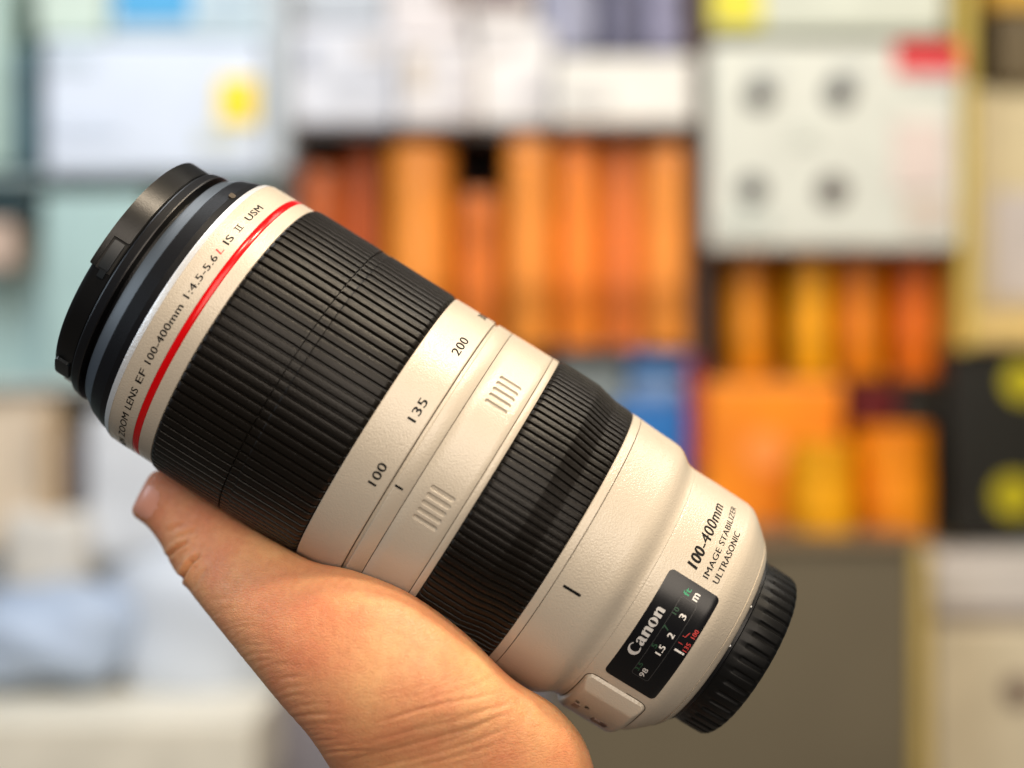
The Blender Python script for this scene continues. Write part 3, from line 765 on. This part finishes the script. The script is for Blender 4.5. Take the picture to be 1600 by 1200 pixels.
thing('dark_red_carton', (1322, 600, 1404, 655), D2 + 0.05, 0.2, cm((110, 10, 16)), 'small dark red carton above the orange canister', 'box')
thing('black_carton', (1406, 600, 1480, 662), D2 + 0.05, 0.2, cm((34, 30, 20)), 'small black carton right of the dark red carton', 'box')
G = 'orange canisters on the counter'
tube((1246, 690, 1346, 850), D2 - 0.16, (248, 164, 10), 'yellow-orange canister in front of the big orange carton', G)
tube((1350, 668, 1468, 852), D2 - 0.12, (255, 142, 18), 'broad orange canister beside the black carton with yellow discs', G)
thing('red_binder', (1078, 560, 1094, 740), D2 - 0.05, 0.2, cm((170, 24, 44)), 'thin red sleeve standing left of the big orange carton', 'folder')
# far right
thing('brown_carton', (1556, 16, 1700, 132), D2, 0.3, cm((92, 76, 44)), 'dark brown carton in the top right corner', 'box')
thing('yellow_carton', (1545, -60, 1700, 13), D2, 0.3, cm((205, 158, 48)), 'mustard yellow carton above the dark brown one', 'box')
thing('beige_carton', (1524, 136, 1700, 490), D2 + 0.02, 0.3, cm((208, 192, 152), 0.5, 0.05), 'tall beige carton with a pale lilac lower label at the right edge', 'box', parts=[('lilac_label', (1545, 300, 1690, 470), cm((200, 190, 184)))])
thing('tan_tray', (1500, 492, 1700, 540), D2 - 0.04, 0.34, cm((226, 194, 122)), 'tan wooden tray under the tall beige carton', 'tray')
thing('black_carton', (1482, 546, 1700, 842), D2 - 0.02, 0.3, cm((24, 22, 14), 0.5), 'black carton with two yellow discs at the right edge', 'box', parts=[('disc', (1598, 597, 30), cm((190, 176, 8))), ('disc', (1583, 775, 33), cm((186, 172, 8)))])
# counter with cream posts, white shelf
ct = empty('shop_counter', (0.3, 1.95, 0.3), 'grey-brown counter front with a cream edge post below the orange canisters', 'counter')
for nm_, rc_, d_, dp_, m_ in (('front_panel', (862, 852, 1428, 2000), 1.95, 0.05, cm((106, 96, 76), 0.6, 0.06, 3)), ('edge_post', (1430, 856, 1454, 2000), 1.94, 0.06, cm((196, 168, 92), 0.5)), ('counter_top', (862, 845, 1454, 853), 1.94, 0.55, cm((120, 104, 80)))):
    o = pbox(nm_, rc_, d_, dp_, m_, ct, 0.003); o.location = -Vector(ct.location)
thing('white_carton', (1458, 872, 1700, 958), 2.05, 0.3, cm((212, 204, 196)), 'flat white carton at the right edge under the black carton', 'box')
thing('grey_tray', (1456, 960, 1700, 974), 2.05, 0.32, cm((150, 134, 124)), 'thin grey tray under the flat white carton', 'tray')
thing('cream_carton', (1458, 976, 1700, 1300), 2.05, 0.3, cm((224, 210, 180)), 'cream carton with a dark round print at the lower right edge', 'box', parts=[('lens_dot', (1592, 1080, 24), cm((118, 96, 86)))])
# left side
thing('carton_box', (68, 62, 408, 270), D2 - 0.05, 0.35, cm((206, 215, 230), 0.5, 0.03), 'large bluish white carton with a yellow sticker in the upper left', 'box', parts=[('yellow_sticker', (340, 122, 402, 194), cm((246, 212, 0), 0.4, 0.03))])
thing('carton_box', (168, -60, 420, 58), D2 - 0.02, 0.3, cm((188, 204, 210)), 'pale carton with a sky blue label on top of the large bluish white carton', 'box', parts=[('blue_label', (180, -50, 300, 36), cm((66, 156, 206)))])
thing('pale_green_carton', (55, -60, 164, 58), D2 - 0.02, 0.3, cm((192, 208, 196)), 'pale green carton at the very top left', 'box')
thing('grey_carton', (411, -60, 450, 268), D2 - 0.03, 0.3, cm((176, 184, 190)), 'narrow upright grey carton between the bluish white carton and the white cartons', 'box')
thing('teal_case', (14, 70, 54, 262), D2, 0.3, cm((78, 108, 116), 0.4, 0.2), 'narrow dark teal case standing at the left edge', 'case')
thing('dark_case', (-60, 264, 58, 338), D2, 0.3, cm((36, 60, 64), 0.4, 0.2), 'low dark green case lying at the left edge', 'case')
thing('mint_case', (-120, -60, 12, 262), D2 + 0.02, 0.3, cm((176, 200, 190)), 'mint coloured case cut off by the left edge', 'case')
ls = empty('glass_shelf', (-0.6, 2.2, 0), 'pale aqua shelf with a bright edge below the bluish white carton', 'shelf')
for nm_, rc_, d_, dp_, m_ in (('shelf_board', (-200, 272, 430, 282), D2 - 0.02, 0.4, cm((170, 190, 190), 0.3)), ('back_panel', (-200, 284, 450, 600), D2 + 0.10, 0.02, cm((172, 200, 198), 0.4, 0.08, 5)), ('lower_board', (-200, 600, 430, 612), D2 - 0.02, 0.4, cm((196, 196, 190)))):
    o = pbox(nm_, rc_, d_, dp_, m_, ls, 0.003); o.location = -Vector(ls.location)
thing('clear_box', (64, 300, 230, 598), D2 - 0.02, 0.2, cm((166, 194, 192), 0.3), 'translucent aqua box on the left shelf', 'box')
thing('clear_box', (-60, 345, 20, 420), D2, 0.2, cm((200, 176, 160), 0.5), 'small pinkish box at the left edge', 'box')
thing('pale_yellow_box', (236, 380, 300, 598), D2 + 0.0, 0.2, cm((190, 196, 160), 0.5), 'pale yellow-green box beside the translucent aqua box', 'box')
thing('beige_carton', (-60, 616, 84, 862), D2, 0.3, cm((222, 204, 180), 0.6), 'beige carton on the lower left shelf', 'box')
thing('tan_tube', (60, 636, 92, 860), D2 - 0.04, 0.03, cm((196, 168, 132)), 'tan stick leaning by the beige carton', 'stick')
thing('dark_bottle', (94, 682, 124, 790), D2 - 0.02, 0.04, cm((96, 88, 90)), 'small dark bottle between the beige and grey-white packs', 'bottle', bev=0.012)
thing('grey_white_pack', (130, 640, 360, 880), D2, 0.3, cm((212, 216, 222), 0.5, 0.06), 'grey-white pack behind the thumb', 'box', bev=0.02)
thing('cream_pack', (0, 800, 128, 930), D2 - 0.05, 0.25, cm((216, 212, 204), 0.6), 'cream wrapped pack at the left edge', 'box', bev=0.02)
prints('white carton at the left end of the top middle shelf', [((470, 70, 500, 110), (170, 176, 190)), ((520, 120, 600, 140), (186, 190, 200)), ((560, 60, 606, 96), (190, 186, 186))])
prints('white carton second from the left on the top middle shelf', [((640, 90, 668, 150), (196, 184, 170)), ((690, 100, 730, 116), (190, 188, 196)), ((700, 140, 730, 180), (200, 196, 200))])
prints('tall white carton left of the low bright white one', [((760, 60, 800, 86), (196, 190, 188)), ((800, 130, 850, 150), (204, 200, 204))])
prints('low wide bright white carton beside the dark upright', [((880, 150, 950, 176), (200, 198, 196))])
prints('pale carton with a sky blue label on top of the large bluish white carton', [((320, 0, 400, 30), (166, 186, 200))])
prints('large bluish white carton with a yellow sticker in the upper left', [((90, 90, 160, 120), (190, 202, 214)), ((90, 200, 200, 225), (196, 206, 222)), ((320, 215, 390, 240), (196, 200, 190))])
prints('large white carton printed with four dark dots and a red corner label', [((1230, 210, 1262, 236), (192, 196, 186)), ((1400, 130, 1480, 150), (194, 196, 190)), ((1120, 340, 1200, 366), (192, 198, 190)), ((1396, 320, 1470, 360), (206, 190, 176)), ((1165, 120, 1210, 135), (176, 180, 178)), ((1290, 118, 1334, 132), (176, 180, 178))])
# soft plastic bags on the low counter
def bag(name, rect, d, rgb, label, seed):
    x0, y0, x1, y1 = rect; a = at(x0, y0, d); b = at(x1, y1, d)
    bm = bmesh.new(); bmesh.ops.create_icosphere(bm, subdivisions=4, radius=1)
    rg = random.Random(seed); k = [(rg.uniform(2, 6), rg.uniform(2, 6), rg.uniform(2, 6), rg.uniform(0, 6)) for _ in range(5)]
    for q in bm.verts:
        p = q.co.copy(); p = Vector([math.copysign(abs(c) ** 0.72, c) for c in p])
        w = 1 + sum(0.035 * math.sin(kk[0] * p.x + kk[1] * p.y + kk[2] * p.z + kk[3]) for kk in k)
        q.co = Vector((p.x * (b.x - a.x) / 2, p.y * 0.10, p.z * (a.z - b.z) / 2)) * w
    me = bpy.data.meshes.new(name); bm.to_mesh(me); bm.free(); me.shade_smooth()
    o = link(name, me, cm(rgb, 0.4, 0.06, 6)); o.location = ((a.x + b.x) / 2, d + 0.1, (a.z + b.z) / 2)
    tag(o, label, 'bag')
bag('wrapped_bag', (150, 850, 470, 1130), 1.95, (200, 208, 220), 'pale blue-grey wrapped bag behind the wrist', 3)
bag('wrapped_bag', (-90, 930, 190, 1085), 1.9, (172, 188, 212), 'light blue wrapped bag at the lower left edge', 5)
cl = empty('cream_table', (-0.6, 1.85, 0.2), 'cream topped low table at the lower left', 'table')
for nm_, rc_, d_, dp_, m_ in (('table_top', (-300, 1128, 398, 1260), 1.80, 0.5, cm((230, 224, 208), 0.5)), ('leg', (-250, 1262, -220, 2400), 1.84, 0.05, cm((150, 140, 120))), ('leg', (350, 1262, 380, 2400), 1.84, 0.05, cm((150, 140, 120)))):
    o = pbox(nm_, rc_, d_, dp_, m_, cl, 0.006); o.location = -Vector(cl.location)
thing('mauve_cabinet', (402, 1085, 860, 1900), 2.0, 0.4, cm((134, 130, 138), 0.6), 'mauve-grey cabinet behind the wrist', 'cabinet')
thing('pale_backboard', (-200, 864, 430, 1126), D2 + 0.1, 0.05, cm((206, 212, 220), 0.6, 0.05), 'pale grey board behind the wrapped bags', 'board')

S.render.engine = 'CYCLES'
